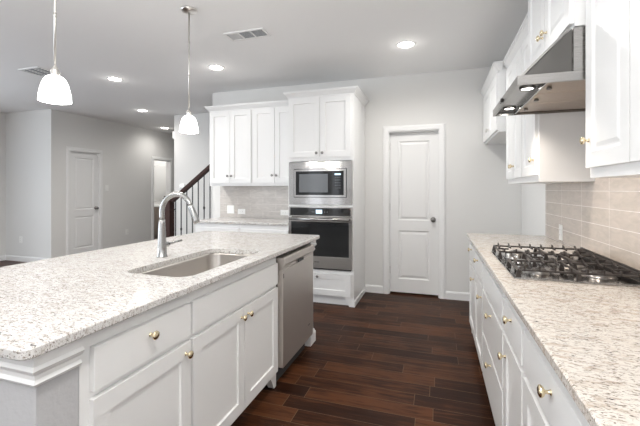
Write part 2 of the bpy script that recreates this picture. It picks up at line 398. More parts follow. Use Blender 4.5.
# ------------------------------------------------------------ cabinet kit
def panel_front(x0, x1, z0, z1, style, yb=0.0, th=0.02):
    """door / drawer front: back at y=yb, face at y=yb-th"""
    m = MB(); yf = yb-th
    if style == 'slab': m.box(x0, x1, yf, yb, z0, z1, bev=0.002); return m
    fw = 0.062; st = {'shaker': [(0, 0), (0.003, 0.008), (0.004, 0.009)], 'raised': [(0, 0), (0.010, 0.009), (0.018, 0.009), (0.034, 0.004)]}[style]
    for q in ((x0, x0+fw, z0, z1), (x1-fw, x1, z0, z1), (x0+fw, x1-fw, z0, z0+fw), (x0+fw, x1-fw, z1-fw, z1)):
        m.box(q[0], q[1], yf, yb, q[2], q[3])
    rg = []
    for (i_, d_) in st: rg.append([m.bm.verts.new((x0+fw+i_, yf+d_, z0+fw+i_)), m.bm.verts.new((x1-fw-i_, yf+d_, z0+fw+i_)), m.bm.verts.new((x1-fw-i_, yf+d_, z1-fw-i_)), m.bm.verts.new((x0+fw+i_, yf+d_, z1-fw-i_))])
    for p, q in zip(rg, rg[1:]):
        for t in range(4): m.bm.faces.new((p[t], p[(t+1) % 4], q[(t+1) % 4], q[t]))
    m.bm.faces.new(rg[-1]); m.box(x0+fw, x1-fw, yb-0.006, yb, z0+fw, z1-fw)
    return m
def knob(x, y, z, parent, mt='brass', s=1.0):
    return MB().lathe([(0, 0), (0.008*s, 0), (0.0075*s, 0.002), (0.0052*s, 0.004), (0.005*s, 0.014), (0.0125*s, 0.018), (0.0165*s, 0.0235), (0.0155*s, 0.028), (0.009*s, 0.031), (0, 0.0315)], (x, y, z), '-y', 20).build('knob', M[mt], parent)
CROWN = [(0, -0.075), (0.008, -0.075), (0.008, -0.062), (0.014, -0.058), (0.024, -0.045), (0.036, -0.028), (0.042, -0.024), (0.042, -0.014), (0.05, -0.012), (0.05, 0), (0, 0)]
def cabinet(name, label, cat, origin, rz, w, d, z0, z1, fronts, toe=0, group=None, style='shaker', kmat='brass', body=None, crown=None, feet=()):
    e = thing(name, label, cat, origin, rz, group)
    m = body
    if m is None:
        m = MB(); m.box(0.0005, w-0.0005, 0, d, max(z0, toe), z1)
    m.build('body', M['cab'], e)
    if toe: B(0.001, w-0.001, 0.07, d, 0.0, toe).build('toe_kick', M['cab'], e)
    for fx in feet:   # bracket foot at an end
        s = 1 if fx == 0 else -1; X = 0.001 if fx == 0 else w-0.001
        MB().poly([(X, toe), (X, 0.0), (X+s*0.03, 0.0), (X+s*0.075, toe*0.75), (X+s*0.10, toe)], 0.0, 0.045).build('foot', M['cab'], e)
    for f in fronts:
        kind, x0, x1, a, b2 = f[:5]; g = 0.0015
        stl = style if kind == 'door' else 'slab'
        if len(f) > 6: stl = f[6]
        o = panel_front(x0+g, x1-g, a, b2, stl).build({'door': 'door', 'drawer': 'drawer', 'false': 'false_front'}[kind], M['cab'], e)
        if f[5]:
            kx, kz = f[5]; knob(kx, -0.02, kz, o, kmat)
    if crown:
        path, zt, mate = crown
        MB().sweep(path, [(o_, zt+z_) for o_, z_ in CROWN]).build('crown_moulding', M['cab'], e)
    return e
CT = 0.884; DT = 0.83; DB = 0.69; DO = 0.668; TK = 0.10; CTOP = 2.46

# --- right wall base run: local x runs toward the camera (rz=-90)
FX = 0.305
def rbase(name, label, ya, yb_, fronts, group='white base cabinets under the right worktop', **k):
    # ya far end, yb_ near end; fronts use local x = ya - Y
    return cabinet(name, label, 'cabinet', (FX, ya, 0), -PI/2, ya-yb_, XR-FX-0.003, TK, CT, fronts, toe=TK, group=group, **k)
w_ = 0.50
rbase('base_cabinet', 'white base cabinet with one drawer and door at far end of right worktop', 3.62, 3.115,
      [('drawer', 0.02, 0.49, DB, DT, (0.25, 0.80)), ('door', 0.02, 0.49, 0.11, DO, (0.44, 0.59))], feet=(0,))
rbase('base_cabinet', 'white drawer and door base cabinet just beyond the cooktop drawers', 3.115, 2.605,
      [('drawer', 0.01, 0.495, DB, DT, (0.25, 0.80)), ('door', 0.01, 0.495, 0.11, DO, (0.45, 0.59))])
rbase('drawer_cabinet', 'white base cabinet with two deep brass-knobbed drawers under the gas cooktop', 2.605, 1.825,
      [('false', 0.015, 0.765, DB, DT, None), ('drawer', 0.015, 0.765, 0.402, DO, (0.39, 0.61), 'slab'), ('drawer', 0.015, 0.765, 0.11, 0.385, (0.39, 0.335), 'slab')])
rbase('base_cabinet', 'narrow white base cabinet with drawer above door, nearer than cooktop drawers', 1.825, 1.43,
      [('drawer', 0.015, 0.38, DB, DT, (0.20, 0.79)), ('door', 0.015, 0.38, 0.11, DO, (0.075, 0.59))])
rbase('base_cabinet', 'wide white base cabinet with long drawer nearest on the right run', 1.43, 0.75,
      [('drawer', 0.015, 0.665, DB, DT, (0.34, 0.785)), ('door', 0.015, 0.338, 0.11, DO, (0.30, 0.62)), ('door', 0.342, 0.665, 0.11, DO, (0.38, 0.62))])
rbase('base_cabinet', 'white base cabinet beyond the lower frame edge on the right run', 0.75, -0.3,
      [('drawer', 0.015, 1.03, DB, DT, (0.34, 0.785)), ('door', 0.015, 0.52, 0.11, DO, (0.48, 0.62)), ('door', 0.525, 1.03, 0.11, DO, (0.56, 0.62))])

def slab(name, label, x0, x1, y0, y1, hole=None, r_near=0.012, mk='granite'):
    """granite worktop with eased edges, optional rounded hole"""
    m = MB(); zt, zb = 0.914, CT+0.0005
    def rrect(x0, x1, y0, y1, r, n=8):
        pts = []
        for cx, cy, a in ((x1-r, y1-r, 0), (x0+r, y1-r, PI/2), (x0+r, y0+r, PI), (x1-r, y0+r, 1.5*PI)):
            for i in range(n+1): pts.append((cx+r*math.cos(a+PI/2*i/n), cy+r*math.sin(a+PI/2*i/n)))
        return pts
    outer = rrect(x0, x1, y0, y1, r_near); loops = []
    E = 0.004
    for ins, z in ((0.003, zb), (0, zb+0.004), (0, zt-E), (0.0018, zt-0.0018), (E, zt)):
        rr = max(r_near-ins, 0.002)
        loops.append([m.bm.verts.new((px, py, z)) for px, py in rrect(x0+ins, x1-ins, y0+ins, y1-ins, rr)])
    for a, b2 in zip(loops, loops[1:]):
        for i in range(len(a)): m.bm.faces.new((a[i], a[(i+1) % len(a)], b2[(i+1) % len(a)], b2[i]))
    if hole:
        hp = rrect(*hole); H = [m.bm.verts.new((px, py, zt)) for px, py in hp]; Hb = [m.bm.verts.new((px, py, zb)) for px, py in hp]
        N = len(H)
        for i in range(N): m.bm.faces.new((H[i], Hb[i], Hb[(i+1) % N], H[(i+1) % N]))
        for lo, hh, fl in ((loops[-1], H, 0), (loops[0], Hb, 1)):
            es = []
            for L_ in (lo, hh):
                for i in range(len(L_)): es.append(m.bm.edges.get((L_[i], L_[(i+1) % len(L_)])) or m.bm.edges.new((L_[i], L_[(i+1) % len(L_)])))
            bmesh.ops.triangle_fill(m.bm, edges=es, use_beauty=True)
    else:
        m.bm.faces.new(loops[-1]); m.bm.faces.new(loops[0][::-1])
    bmesh.ops.recalc_face_normals(m.bm, faces=m.bm.faces[:])
    return tag(m.build(name, M[mk]), label, 'countertop')
slab('countertop', 'speckled granite worktop, warm light in its colour, along the right wall with gas cooktop', 0.265, 0.903, -0.3, 3.64, mk='granite_warmlit')

# backsplash
tag(MB().poly([(-0.3, 0.9145), (3.62, 0.9145), (3.62, 1.365), (2.578, 1.365), (2.578, 1.79), (1.822, 1.79), (1.822, 1.365), (-0.3, 1.365)], 0.9035, 0.9145, 'x').build('backsplash', M['tile_r']),
    'glossy beige tile backsplash above the right worktop', 'backsplash')

# --- upper cabinets, right wall
def rupper(name, label, fx, ya, yb_, z0, z1, fronts, crown=None, group='white wall cabinets on the right wall', **k):
    return cabinet(name, label, 'cabinet', (fx, ya, 0), -PI/2, ya-yb_, XR-fx-0.003, z0, z1, fronts, group=group, style='raised', crown=crown, **k)
d_ = XR-0.62-0.003
UT = CTOP-0.06
rupper('wall_cabinet', 'white two-door wall cabinet beyond the hood, next to fridge space', 0.61, 3.615, 2.97, 1.366, UT,
       [('door', 0.012, 0.322, 1.408, 2.375, (0.29, 1.505)), ('door', 0.326, 0.636, 1.408, 2.375, (0.352, 1.505))], crown=([(0.0005, 0), (0.6445, 0)], CTOP, 0))
rupper('wall_cabinet', 'white single-door wall cabinet on the far side of the range hood', 0.61, 2.97, 2.582, 1.366, UT,
       [('door', 0.006, 0.376, 1.408, 2.375, (0.345, 1.505))], crown=([(0.0005, 0), (0.3875, 0)], CTOP, 0))
rupper('fridge_cabinet', 'short high white cabinet over the empty fridge space', 0.535, 4.627, 3.618, 1.84, UT,
       [('door', 0.012, 0.502, 1.86, 2.375, (0.47, 1.93)), ('door', 0.506, 0.996, 1.86, 2.375, (0.538, 1.93))], crown=([(0.0005, 0), (1.0085, 0), (1.0085, 0.024)], CTOP, 0), kmat='nickel')
rupper('hood_cabinet', 'white two-door cabinet directly above the stainless hood', 0.565, 2.579, 1.821, 2.02, 2.62,
       [('door', 0.006, 0.377, 2.035, 2.60, (0.343, 2.135)), ('door', 0.381, 0.752, 2.035, 2.60, (0.415, 2.135))],
       crown=([(0, 0.3), (0, 0), (0.758, 0), (0.758, 0.3)], 2.68, 0))
rupper('wall_cabinet', 'large white raised-panel wall cabinet nearest, top right corner', 0.62, 1.818, 1.06, 1.366, UT,
       [('door', 0.008, 0.377, 1.408, 2.375, (0.045, 1.52)), ('door', 0.381, 0.75, 1.408, 2.375, (0.71, 1.52))], crown=([(0.0005, 0), (0.7575, 0)], CTOP, 0))
rupper('wall_cabinet', 'white wall cabinet past the right frame edge', 0.62, 1.06, 0.3, 1.366, UT,
       [('door', 0.008, 0.377, 1.408, 2.375, (0.35, 1.52)), ('door', 0.381, 0.75, 1.408, 2.375, (0.41, 1.52))], crown=([(0.0005, 0), (0.7575, 0)], CTOP, 0))

# ------------------------------------------------------------ range hood
h = thing('range_hood', 'stainless steel slanted under-cabinet range hood with two lit lamps', 'range hood', (0.345, 2.2, 1.788))
hx1 = 0.902-0.345; HW = 0.375; zc = 0.228
m = MB()
m.box(0, 0.012, -HW, HW, 0, 0.04)                                  # front lip
m.box(0.012, hx1, -HW, -HW+0.012, 0, 0.04); m.box(0.012, hx1, HW-0.012, HW, 0, 0.04)
m.box(0.012, hx1, -HW+0.012, HW-0.012, 0.030, 0.04)                # bottom pan
m.build('hood_rim', M['hoodsteel'], h)
m = MB()
P0 = (0.012, 0.04); P1 = (0.196, zc); P2 = (0.208, zc); P3 = (0.026, 0.04)
m.poly([P0, P1, P2, P3], -HW, HW, 'y')                              # slanted front sheet
m.build('canopy', M['hoodsteel'], h)
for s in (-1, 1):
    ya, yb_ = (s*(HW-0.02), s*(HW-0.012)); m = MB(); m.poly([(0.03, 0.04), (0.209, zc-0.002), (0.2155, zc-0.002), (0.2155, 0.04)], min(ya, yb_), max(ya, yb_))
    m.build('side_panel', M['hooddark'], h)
m = MB(); m.box(0.217, hx1, -HW, HW, 0.0405, zc); m.build('fan_box', M['hoodsteel'], h)
m = MB()
for i in range(3):
    y0 = -HW+0.02+i*(2*HW-0.04)/3; y1 = y0+(2*HW-0.04)/3-0.008
    f = MB(); f.box(0.135, hx1-0.03, y0, y1, 0.012, 0.0295, bev=0.003); fo = f.build('filter', M['filter'], h)
    MB().lathe([(0, 0.012), (0.009, 0.012), (0.012, 0.004), (0.011, 0), (0, -0.001)], (0.16, (y0+y1)/2, 0), 'z', 14).build('filter_latch', M['dnickel'], fo)
m.bm.free()
B(0.12, 0.126, -HW+0.013, HW-0.013, 0.004, 0.0295).build('divider_strip', M['chrome'], h)
for yy in (-0.19, 0.27):
    lp = MB().lathe([(0.036, 0.0295), (0.036, 0.022), (0.028, 0.020), (0.028, 0.0295)], (0.078, yy, 0), 'z', 24).build('lamp', M['chrome'], h)
    MB().lathe([(0, 0.024), (0.027, 0.024), (0.027, 0.028), (0, 0.028)], (0.078, yy, 0), 'z', 24).build('lamp_lens', M['lens'], lp)
    l = bpy.data.lights.new('hood_lamp_light', 'SPOT'); l.energy = 5.5; l.color = (1, 0.88, 0.76); l.spot_size = 2.3; l.spot_blend = 0.8; l.shadow_soft_size = 0.025
    lo = bpy.data.objects.new('hood_lamp_light', l); C.objects.link(lo); lo.parent = lp; lo.location = (0.078, yy, 0.012)
MB().lathe([(0, 0), (0.011, 0), (0.011, 0.008), (0.008, 0.011), (0, 0.011)], (0, 0.01, 0.02), '-x', 18).build('control_knob', M['iron'], h)
for q in (0.05, 0.08): MB().lathe([(0, 0), (0.005, 0), (0.005, 0.004), (0, 0.005)], (0, q, 0.02), '-x', 12).build('button', M['dnickel'], h)

# ------------------------------------------------------------ gas cooktop
ck = thing('gas_cooktop', 'stainless gas cooktop with black iron grates set in right worktop', 'cooktop', (0.58, 2.2, 0.9142))
m = MB(); m.box(-0.25, 0.255, -0.38, 0.38, 0, 0.006, bev=0.002); m.box(-0.235, 0.24, -0.365, 0.365, 0.006, 0.008); m.build('cooktop_plate', M['steel'], ck)
def burner(x, y, r):
    o = MB().lathe([(0, 0.008), (r*1.25, 0.008), (r*1.2, 0.012), (r, 0.014), (r, 0.022), (r*0.9, 0.024), (0, 0.024)], (x, y, 0), 'z', 28).build('burner', M['dnickel'], ck)
    MB().lathe([(0, 0.0245), (r*0.82, 0.0245), (r*0.82, 0.029), (r*0.7, 0.031), (0, 0.031)], (x, y, 0), 'z', 28).build('burner_cap', M['iron'], o)
for x, y, r in ((-0.12, -0.25, 0.035), (0.13, -0.25, 0.045), (-0.12, 0.25, 0.045), (0.13, 0.25, 0.035), (0.08, 0, 0.055)): burner(x, y, r)
def grate(x0, x1, y0, y1, bars):
    m = MB(); t = 0.0055; zt = 0.046; z0 = 0.037
    for q in ((x0, x1, y0, y0+2*t), (x0, x1, y1-2*t, y1), (x0, x0+2*t, y0+2*t, y1-2*t), (x1-2*t, x1, y0+2*t, y1-2*t)): m.box(*q, z0, zt, bev=0.002)
    for fx in (x0, (x0+x1)/2-t, x1-2*t):
        for fy in (y0, y1-2*t): m.poly([(fx-0.006, 0.0085), (fx+2*t+0.006, 0.0085), (fx+2*t, z0), (fx, z0)], fy, fy+2*t)
    cx = (x0+x1)/2; cy = (y0+y1)/2
    m.box(cx-t, cx+t, y0+2*t, y1-2*t, z0, zt)
    for xa, xb in ((x0, x0+0.07), (x1-0.07, x1)):
        m.poly([(xa, z0), (xb, z0), (xb, zt), (xa, zt)], cy-t*0.7, cy+t*0.7)
    nx = bars
    for i in range(nx):
        xx = x0+(x1-x0)*(i+0.5)/nx
        for yy, s in ((y0, 1), (y1, -1)):
            a, b2 = yy, yy+s*0.068
            m.poly([(a, z0), (b2, z0), (b2, zt+0.0005), (a+s*0.03, zt+0.003), (a+s*0.006, zt+0.015), (a, zt+0.015)], xx-t*0.6, xx+t*0.6, 'x')
    m.build('grate', M['iron'], ck)
grate(-0.235, 0.245, -0.372, -0.128, 8)
grate(-0.235, 0.245, 0.128, 0.372, 8)
grate(-0.115, 0.245, -0.124, 0.124, 6)
B(0.2455, 0.254, -0.372, 0.372, 0.0085, 0.054).build('rear_rail', M['iron'], ck)
for i in range(5):
    x = -0.185+(0.03 if i % 2 else 0); y = -0.13+0.065*i+0.0
    MB().lathe([(0, 0.0085), (0.024, 0.0085), (0.024, 0.012), (0.020, 0.014), (0.019, 0.034), (0.016, 0.037), (0, 0.037)], (x, y, 0), 'z', 24).build('control_knob', M['chrome'], ck)

# ------------------------------------------------------------ back wall: oven tower
TX0, TX1, TY = -1.671, -0.881, 3.975
tw = TX1-TX0; td = YB-TY-0.003
m = MB()
m.box(0, 0.019, 0, td, 0.0, UT); m.box(tw-0.019, tw, 0, td, 0.0, UT); m.box(0.019, tw-0.019, td-0.01, td, TK, UT)
m.box(0.019, tw-0.019, 0, td-0.01, UT-0.02, UT)
for a, b2 in ((0.10, 0.12), (0.365, 0.40), (1.118, 1.150), (1.645, 1.69)): m.box(0.019, tw-0.019, 0, td-0.01, a, b2)
for a, b2 in ((0.12, 0.365), (1.69, UT-0.02)): m.box(0.019, tw-0.019, 0.0, 0.012, a, b2)
tower = cabinet('oven_cabinet', 'tall white cabinet tower holding the microwave and wall oven', 'cabinet', (TX0, TY, 0), 0, tw, td, 0, UT,
    [('door', 0.008, tw/2-0.001, 1.69, 2.375, (tw/2-0.035, 1.735)), ('door', tw/2+0.001, tw-0.03, 1.69, 2.375, (tw/2+0.035, 1.735)),
     ('drawer', 0.02, tw-0.03, 0.115, 0.36, (0.37, 0.325), 'shaker')], body=m, kmat='dnickel',
    crown=([(0, 0.26), (0, 0), (tw, 0), (tw, td)], CTOP, 0))
B(0.019, tw-0.019, 0.05, 0.07, 0, TK).build('toe_kick', M['cab'], tower)
for s, X in ((1, 0.02), (-1, tw-0.02)):
    MB().poly([(X, TK), (X, 0), (X+s*0.035, 0), (X+s*0.06, 0.05), (X+s*0.09, TK)], 0, 0.03).build('foot', M['cab'], tower)
MB().sweep([(tw, 0), (tw, td)], [(0, 0), (0.008, 0), (0.008, 0.06), (0, 0.065)]).build('base_trim', M['cab'], tower)

mw = thing('microwave', 'built-in stainless microwave above the wall oven', 'microwave', (TX0+tw/2, TY, 1.39))
m = MB(); W2 = 0.38
TO, TI = 0.245, 0.165   # trim half height, frame half height
for q in ((-W2, W2, TI, TO), (-W2, W2, -TO, -TI), (-W2, -0.318, -TI, TI), (0.318, W2, -TI, TI)): m.box(q[0], q[1], -0.022, -0.002, q[2], q[3])
m.build('trim_kit', M['steel'], mw)
B(-0.345, 0.345, 0.0, 0.40, -0.22, 0.22).build('oven_box', M['slot'], mw)
m = MB(); fz = TI-0.006
for q in ((-0.312, 0.312, fz-0.022, fz), (-0.312, 0.312, -fz, -fz+0.022), (-0.312, -0.29, -fz+0.022, fz-0.022), (0.285, 0.312, -fz+0.022, fz-0.022)): m.box(q[0], q[1], -0.030, -0.004, q[2], q[3])
dr = m.build('door_frame', M['steel'], mw)
B(-0.29, 0.285, -0.026, -0.006, -fz+0.022, fz-0.022).build('door_glass', M['black'], mw)
B(-0.25, 0.10, -0.0275, -0.0262, -0.105, 0.105).build('door_window', M['mwin'], mw)
cp = B(0.165, 0.265, -0.0275, -0.0262, -0.12, 0.12).build('control_panel', M['black'], mw)
B(0.18, 0.25, -0.0285, -0.0277, 0.09, 0.108).build('display', M['display'], cp)
for r in range(5):
    for c_ in range(3): B(0.185+c_*0.024, 0.199+c_*0.024, -0.0283, -0.0277, 0.06-r*0.03, 0.068-r*0.03).build('button', M['mwin'], cp)

ov = thing('wall_oven', 'black-glass and stainless single wall oven beneath the microwave', 'oven', (TX0+tw/2, TY, 0.40))
B(-0.355, 0.355, 0.0, 0.5, 0.005, 0.71).build('oven_box', M['slot'], ov)
m = MB()
for q in ((-W2, W2, 0.605, 0.616), (-W2, W2, 0.706, 0.718), (-W2, -W2+0.018, 0.616, 0.706), (W2-0.018, W2, 0.616, 0.706)): m.box(q[0], q[1], -0.022, -0.002, q[2], q[3])
m.build('panel_frame', M['steel'], ov)
cp = B(-W2+0.018, W2-0.018, -0.024, -0.004, 0.616, 0.706).build('control_panel', M['black'], ov)
B(-0.045, 0.03, -0.0248, -0.0243, 0.64, 0.685).build('display', M['display'], cp)
for x in (-0.095, -0.075, 0.055, 0.085): B(x, x+0.012, -0.0248, -0.0243, 0.655, 0.665).build('button', M['mwin'], cp)
m = MB()
for q in ((-W2, W2, 0.02, 0.155), (-W2, W2, 0.545, 0.600), (-W2, -W2+0.035, 0.155, 0.545), (W2-0.035, W2, 0.155, 0.545)): m.box(q[0], q[1], -0.038, -0.002, q[2], q[3], bev=0.002)
dr = m.build('oven_door', M['steel'], ov)
B(-W2+0.035, W2-0.035, -0.036, -0.006, 0.155, 0.545).build('door_glass', M['black'], dr)
m = MB(); m.tube([(-0.355, -0.075, 0.578), (0.355, -0.075, 0.578)], 0.013)
for s in (-1, 1): m.box(s*0.335-0.01, s*0.335+0.01, -0.075, -0.038, 0.568, 0.588)
m.build('handle', M['chrome'], dr)
B(-0.365, 0.365, -0.02, -0.002, 0.003, 0.018).build('vent_strip', M['slot'], ov)
B(-0.06, 0.0, -0.0388, -0.0382, 0.085, 0.095).build('badge', M['dnickel'], dr)

# --- back wall uppers and base, left of the tower
GX0 = -2.995; cwid = (TX0-GX0)/2-0.0015
for i in range(2):
    x = GX0+i*(cwid+0.001)
    lab = ['white two-door wall cabinet at left end above back counter', 'white two-door wall cabinet between left wall cabinet and oven tower'][i]
    cr = [(0, YB-4.32-0.003), (0, 0), (cwid, 0)] if i == 0 else [(0.0005, 0), (cwid-0.051, 0)]
    cabinet('wall_cabinet', lab, 'cabinet', (x, 4.32, 0), 0, cwid, YB-4.32-0.003, 1.366, UT,
        [('door', 0.012, cwid/2-0.001, 1.405, 2.375, (cwid/2-0.03, 1.50)), ('door', cwid/2+0.001, cwid-0.012, 1.405, 2.375, (cwid/2+0.03, 1.50))],
        group='white wall cabinets on the back wall', kmat='dnickel', crown=(cr, CTOP, 0))
    lab = ['white base cabinet under left half of back counter', 'white base cabinet beside the oven tower under back counter'][i]
    cabinet('base_cabinet', lab, 'cabinet', (x, 4.01, 0), 0, cwid, 0.617, TK, CT,
        [('drawer', 0.012, cwid-0.012, DB, DT, (cwid/2, 0.775)), ('door', 0.012, cwid/2-0.001, 0.11, DO, (cwid/2-0.03, 0.62)), ('door', cwid/2+0.001, cwid-0.012, 0.11, DO, (cwid/2+0.03, 0.62))],
        toe=TK, group='white base cabinets on the back wall', kmat='dnickel')
slab('countertop', 'short granite counter on the back wall beside the oven tower', GX0-0.02, TX0-0.002, 3.98, 4.618)
tag(B(GX0-0.03, TX0-0.003, 4.6185, 4.6295, 0.9145, 1.365).build('backsplash', M['tile_b']), 'grey-beige tile backsplash behind the back counter', 'backsplash')

# ------------------------------------------------------------ island
IX = -1.025     # face-frame plane
IY0, IY1 = 0.695, 2.99
KW = 0.122
kw = thing('island_knee_wall', 'grey textured knee wall wrapping the island ends and back with white cornice', 'knee wall', (0, 0, 0))
m = MB(); KX = -1.745
m.box(KX, IX, IY0, IY0+KW, 0, 0.8835); m.box(KX, KX+0.115, IY0+KW, 2.872, 0, 0.8835)
m.build('wall_core', M['knee'], kw)
m = MB(); m.box(KX, IX, 2.872, IY1, 0, 0.8835); m.build('end_panel', M['cab'], kw)
KC = [(0, -0.092), (0.010, -0.092), (0.016, -0.083), (0.010, -0.074), (0.010, -0.062), (0.021, -0.052), (0.026, -0.043), (0.019, -0.034), (0.019, 0), (0, 0)]
KC = [(o, 0.883+z) for o, z in KC]
MB().sweep([(IX-0.0, IY0+KW-0.001), (IX, IY0), (KX, IY0), (KX, IY1), (IX, IY1), (IX, 2.874)][::-1], KC).build('cornice', M['cab'], kw)
MB().sweep([(IX-0.0, IY0+KW-0.001), (IX, IY0), (KX, IY0), (KX, IY1), (IX, IY1), (IX, 2.874)][::-1], [(0, 0), (0.018, 0), (0.018, 0.085), (0.012, 0.095), (0.006, 0.11), (0, 0.11)]).build('baseboard', M['cab'], kw)
def isl(name, label, ya, yb_, fronts, body=None, **k):
    return cabinet(name, label, 'cabinet', (IX, ya, 0), PI/2, yb_-ya, 0.6, TK, CT-0.0005, fronts, toe=TK, body=body, group='white cabinets on the aisle side of the island', **k)
y0 = IY0+KW+0.001
isl('island_cabinet', 'white island cabinet with single drawer over door, nearest the camera', y0, 1.322,
    [('drawer', 0.033, 1.316-y0, DB, DT, (0.265, 0.782)), ('door', 0.030, 1.316-y0, 0.11, DO, (1.316-y0-0.035, 0.625))])
SW = 2.225-1.322
m = MB(); m.box(0.0005, 0.019, 0, 0.6, TK, CT-0.0005); m.box(SW-0.019, SW-0.0005, 0, 0.6, TK, CT-0.0005); m.box(0.019, SW-0.019, 0.02, 0.6, TK, TK+0.02)
m.box(0.019, SW-0.019, 0, 0.02, TK, CT-0.0005); m.box(0.019, SW-0.019, 0.58, 0.6, TK+0.02, CT-0.0005)
isl('sink_cabinet', 'white island sink cabinet with wide false front over two doors', 1.322, 2.225,
    [('false', 0.008, SW-0.012, DB, DT, None), ('door', 0.008, SW/2-0.001, 0.11, DO, (SW/2-0.035, 0.625)), ('door', SW/2+0.001, SW-0.012, 0.11, DO, (SW/2+0.035, 0.625))], body=m, feet=(SW,))
slab('countertop', 'large white speckled granite island top with sink cut-out', -2.16, -0.980, 0.635, 3.06, hole=(-1.465, -1.085, 1.385, 2.15, 0.075), r_near=0.03)

# dishwasher
dw = thing('dishwasher', 'stainless steel dishwasher at the far end of the island', 'dishwasher', (IX, 2.235, 0), PI/2)
DWW = 0.628
B(0.01, DWW-0.01, 0.005, 0.57, 0.10, 0.868).build('tub', M['slot'], dw)
m = MB(); m.box(0.004, DWW-0.004, -0.045, 0.004, 0.118, 0.775, bev=0.003); dd = m.build('door_panel', M['dwsteel'], dw)
m = MB(); m.poly([(-0.045, 0.778), (-0.045, 0.80), (-0.056, 0.812), (-0.056, 0.853), (-0.046, 0.858), (0.004, 0.858), (0.004, 0.778)], 0.004, DWW-0.004, 'x'); m.build('control_strip', M['dwsteel'], dw)
B(0.26, 0.37, -0.0565, -0.05, 0.782, 0.80).build('handle_pocket', M['slot'], dw)
B(0.03, DWW-0.03, 0.02, 0.04, 0.0, 0.10).build('kick_plate', M['slot'], dw)
B(0.50, 0.545, -0.0458, -0.0451, 0.225, 0.235).build('badge', M['dnickel'], dw)
B(0.008, 0.016, -0.0465, -0.0452, 0.72, 0.75).build('latch', M['slot'], dw)

# sink
sk = MB(); sx0, sx1, sy0, sy1 = -1.48, -1.07, 1.37, 2.165
def rr(x0, x1, y0, y1, r, n=8):
    pts = []
    for cx, cy, a in ((x1-r, y1-r, 0), (x0+r, y1-r, PI/2), (x0+r, y0+r, PI), (x1-r, y0+r, 1.5*PI)):
        for i in range(n+1): pts.append((cx+r*math.cos(a+PI/2*i/n), cy+r*math.sin(a+PI/2*i/n)))
    return pts
prev = None; ztop = CT-0.001
for ins, z, r in ((0, ztop-0.002, 0.085), (0, ztop, 0.085), (0.014, ztop, 0.07), (0.016, ztop-0.01, 0.07), (0.022, ztop-0.18, 0.065), (0.035, ztop-0.205, 0.055), (0.06, ztop-0.212, 0.04)):
    cur = [sk.bm.verts.new((px, py, z)) for px, py in rr(sx0+ins, sx1-ins, sy0+ins, sy1-ins, r)]
    if prev:
        for i in range(len(cur)):
            f = sk.bm.faces.new((prev[i], prev[(i+1) % len(cur)], cur[(i+1) % len(cur)], cur[i])); f.smooth = True
    prev = cur
sk.bm.faces.new(prev)
snk = thing('kitchen_sink', 'undermount stainless steel sink bowl in the island top', 'sink', (-1.28, 1.742, CT))
bo = sk.build('bowl', M['sink'], snk, loc=(1.28, -1.742, -CT))
so = bo.modifiers.new('thick', 'SOLIDIFY'); so.thickness = 0.0015; so.offset = -1
MB().lathe([(0, 0.001), (0.025, 0.001), (0.045, 0.004), (0.048, 0.001)], (0, 0.05, -0.213), 'z', 24).build('drain', M['chrome'], snk)

# faucet
fx, fy = -1.563, 1.776
fa = thing('kitchen_faucet', 'tall gooseneck pull-down faucet behind the island sink', 'faucet', (fx, fy, 0.9142))
m = MB(); m.lathe([(0, 0), (0.031, 0), (0.031, 0.004), (0.0265, 0.008), (0.0255, 0.06), (0.022, 0.14), (0.0185, 0.20), (0.0172, 0.225), (0, 0.225)], (0, 0, 0), 'z', 28)
m.build('faucet_base', M['chrome'], fa)
R = 0.105; pts = [(0, 0, 0.21), (0, 0, 0.24), (0, 0, 0.27)]
for i in range(1, 21):
    a = PI-PI*0.89*i/20; pts.append((R+R*math.cos(a), 0, 0.27+R*math.sin(a)))
MB().tube(pts, 0.0152, 20).build('spout', M['chrome'], fa)
pe = Vector(pts[-1]); dirv = (Vector(pts[-1])-Vector(pts[-2])).normalized()
MB().tube([pe-dirv*0.005, pe+dirv*0.002, pe+dirv*0.03, pe+dirv*0.09, pe+dirv*0.105], [0.0158, 0.0168, 0.0172, 0.019, 0.017], 20).build('spray_head', M['chrome'], fa)
m = MB(); m.tube([(0, 0.018, 0.07), (0, 0.05, 0.07)], 0.0155, 18); m.tube([(0, 0.05, 0.07), (0, 0.056, 0.07)], 0.0125, 18)
m.tube([(0, 0.055, 0.07), (0.004, 0.09, 0.073), (0.008, 0.165, 0.078)], [0.009, 0.0075, 0.007], 12); m.build('lever_handle', M['chrome'], fa)

# ------------------------------------------------------------ staircase beyond the back wall
st = thing('staircase', 'staircase with dark wood handrail and black iron balusters behind kitchen wall', 'stairs', (-4.135, 4.86, 0))
m = MB(); tr = MB()
RUN, RISE = 0.245, 0.184
for i in range(11):
    x = 0.12+i*RUN
    m.box(x, x+RUN if i < 10 else x+RUN, -0.04, 0.92, (i*RISE if i else 0), (i+1)*RISE-0.025)
    if i: m.box(x, x+RUN, -0.04, 0.92, 0, i*RISE)
    tr.box(x-0.025, x+RUN, -0.055, 0.925, (i+1)*RISE-0.0245, (i+1)*RISE, bev=0.004)
m.build('riser', M['trim'], st); tr.build('tread', M['dwood'], st)
m = MB(); m.box(-0.058, 0.058, -0.058, 0.058, 0, 1.16, bev=0.004); m.box(-0.07, 0.07, -0.07, 0.07, 1.16, 1.18, bev=0.003); m.box(-0.06, 0.06, -0.06, 0.06, 1.18, 1.215, bev=0.008)
m.box(-0.068, 0.068, -0.068, 0.068, 0.98, 1.0, bev=0.004); m.build('newel_post', M['dwood'], st)
sl = 0.75; z00 = 1.05
m = MB(); m.T = Matrix()
def railz(x): return z00+sl*x
m.poly([(0.058, railz(0.058)), (2.0, railz(2.0)), (2.0, railz(2.0)+0.075), (0.058, railz(0.058)+0.075)], -0.03, 0.03)
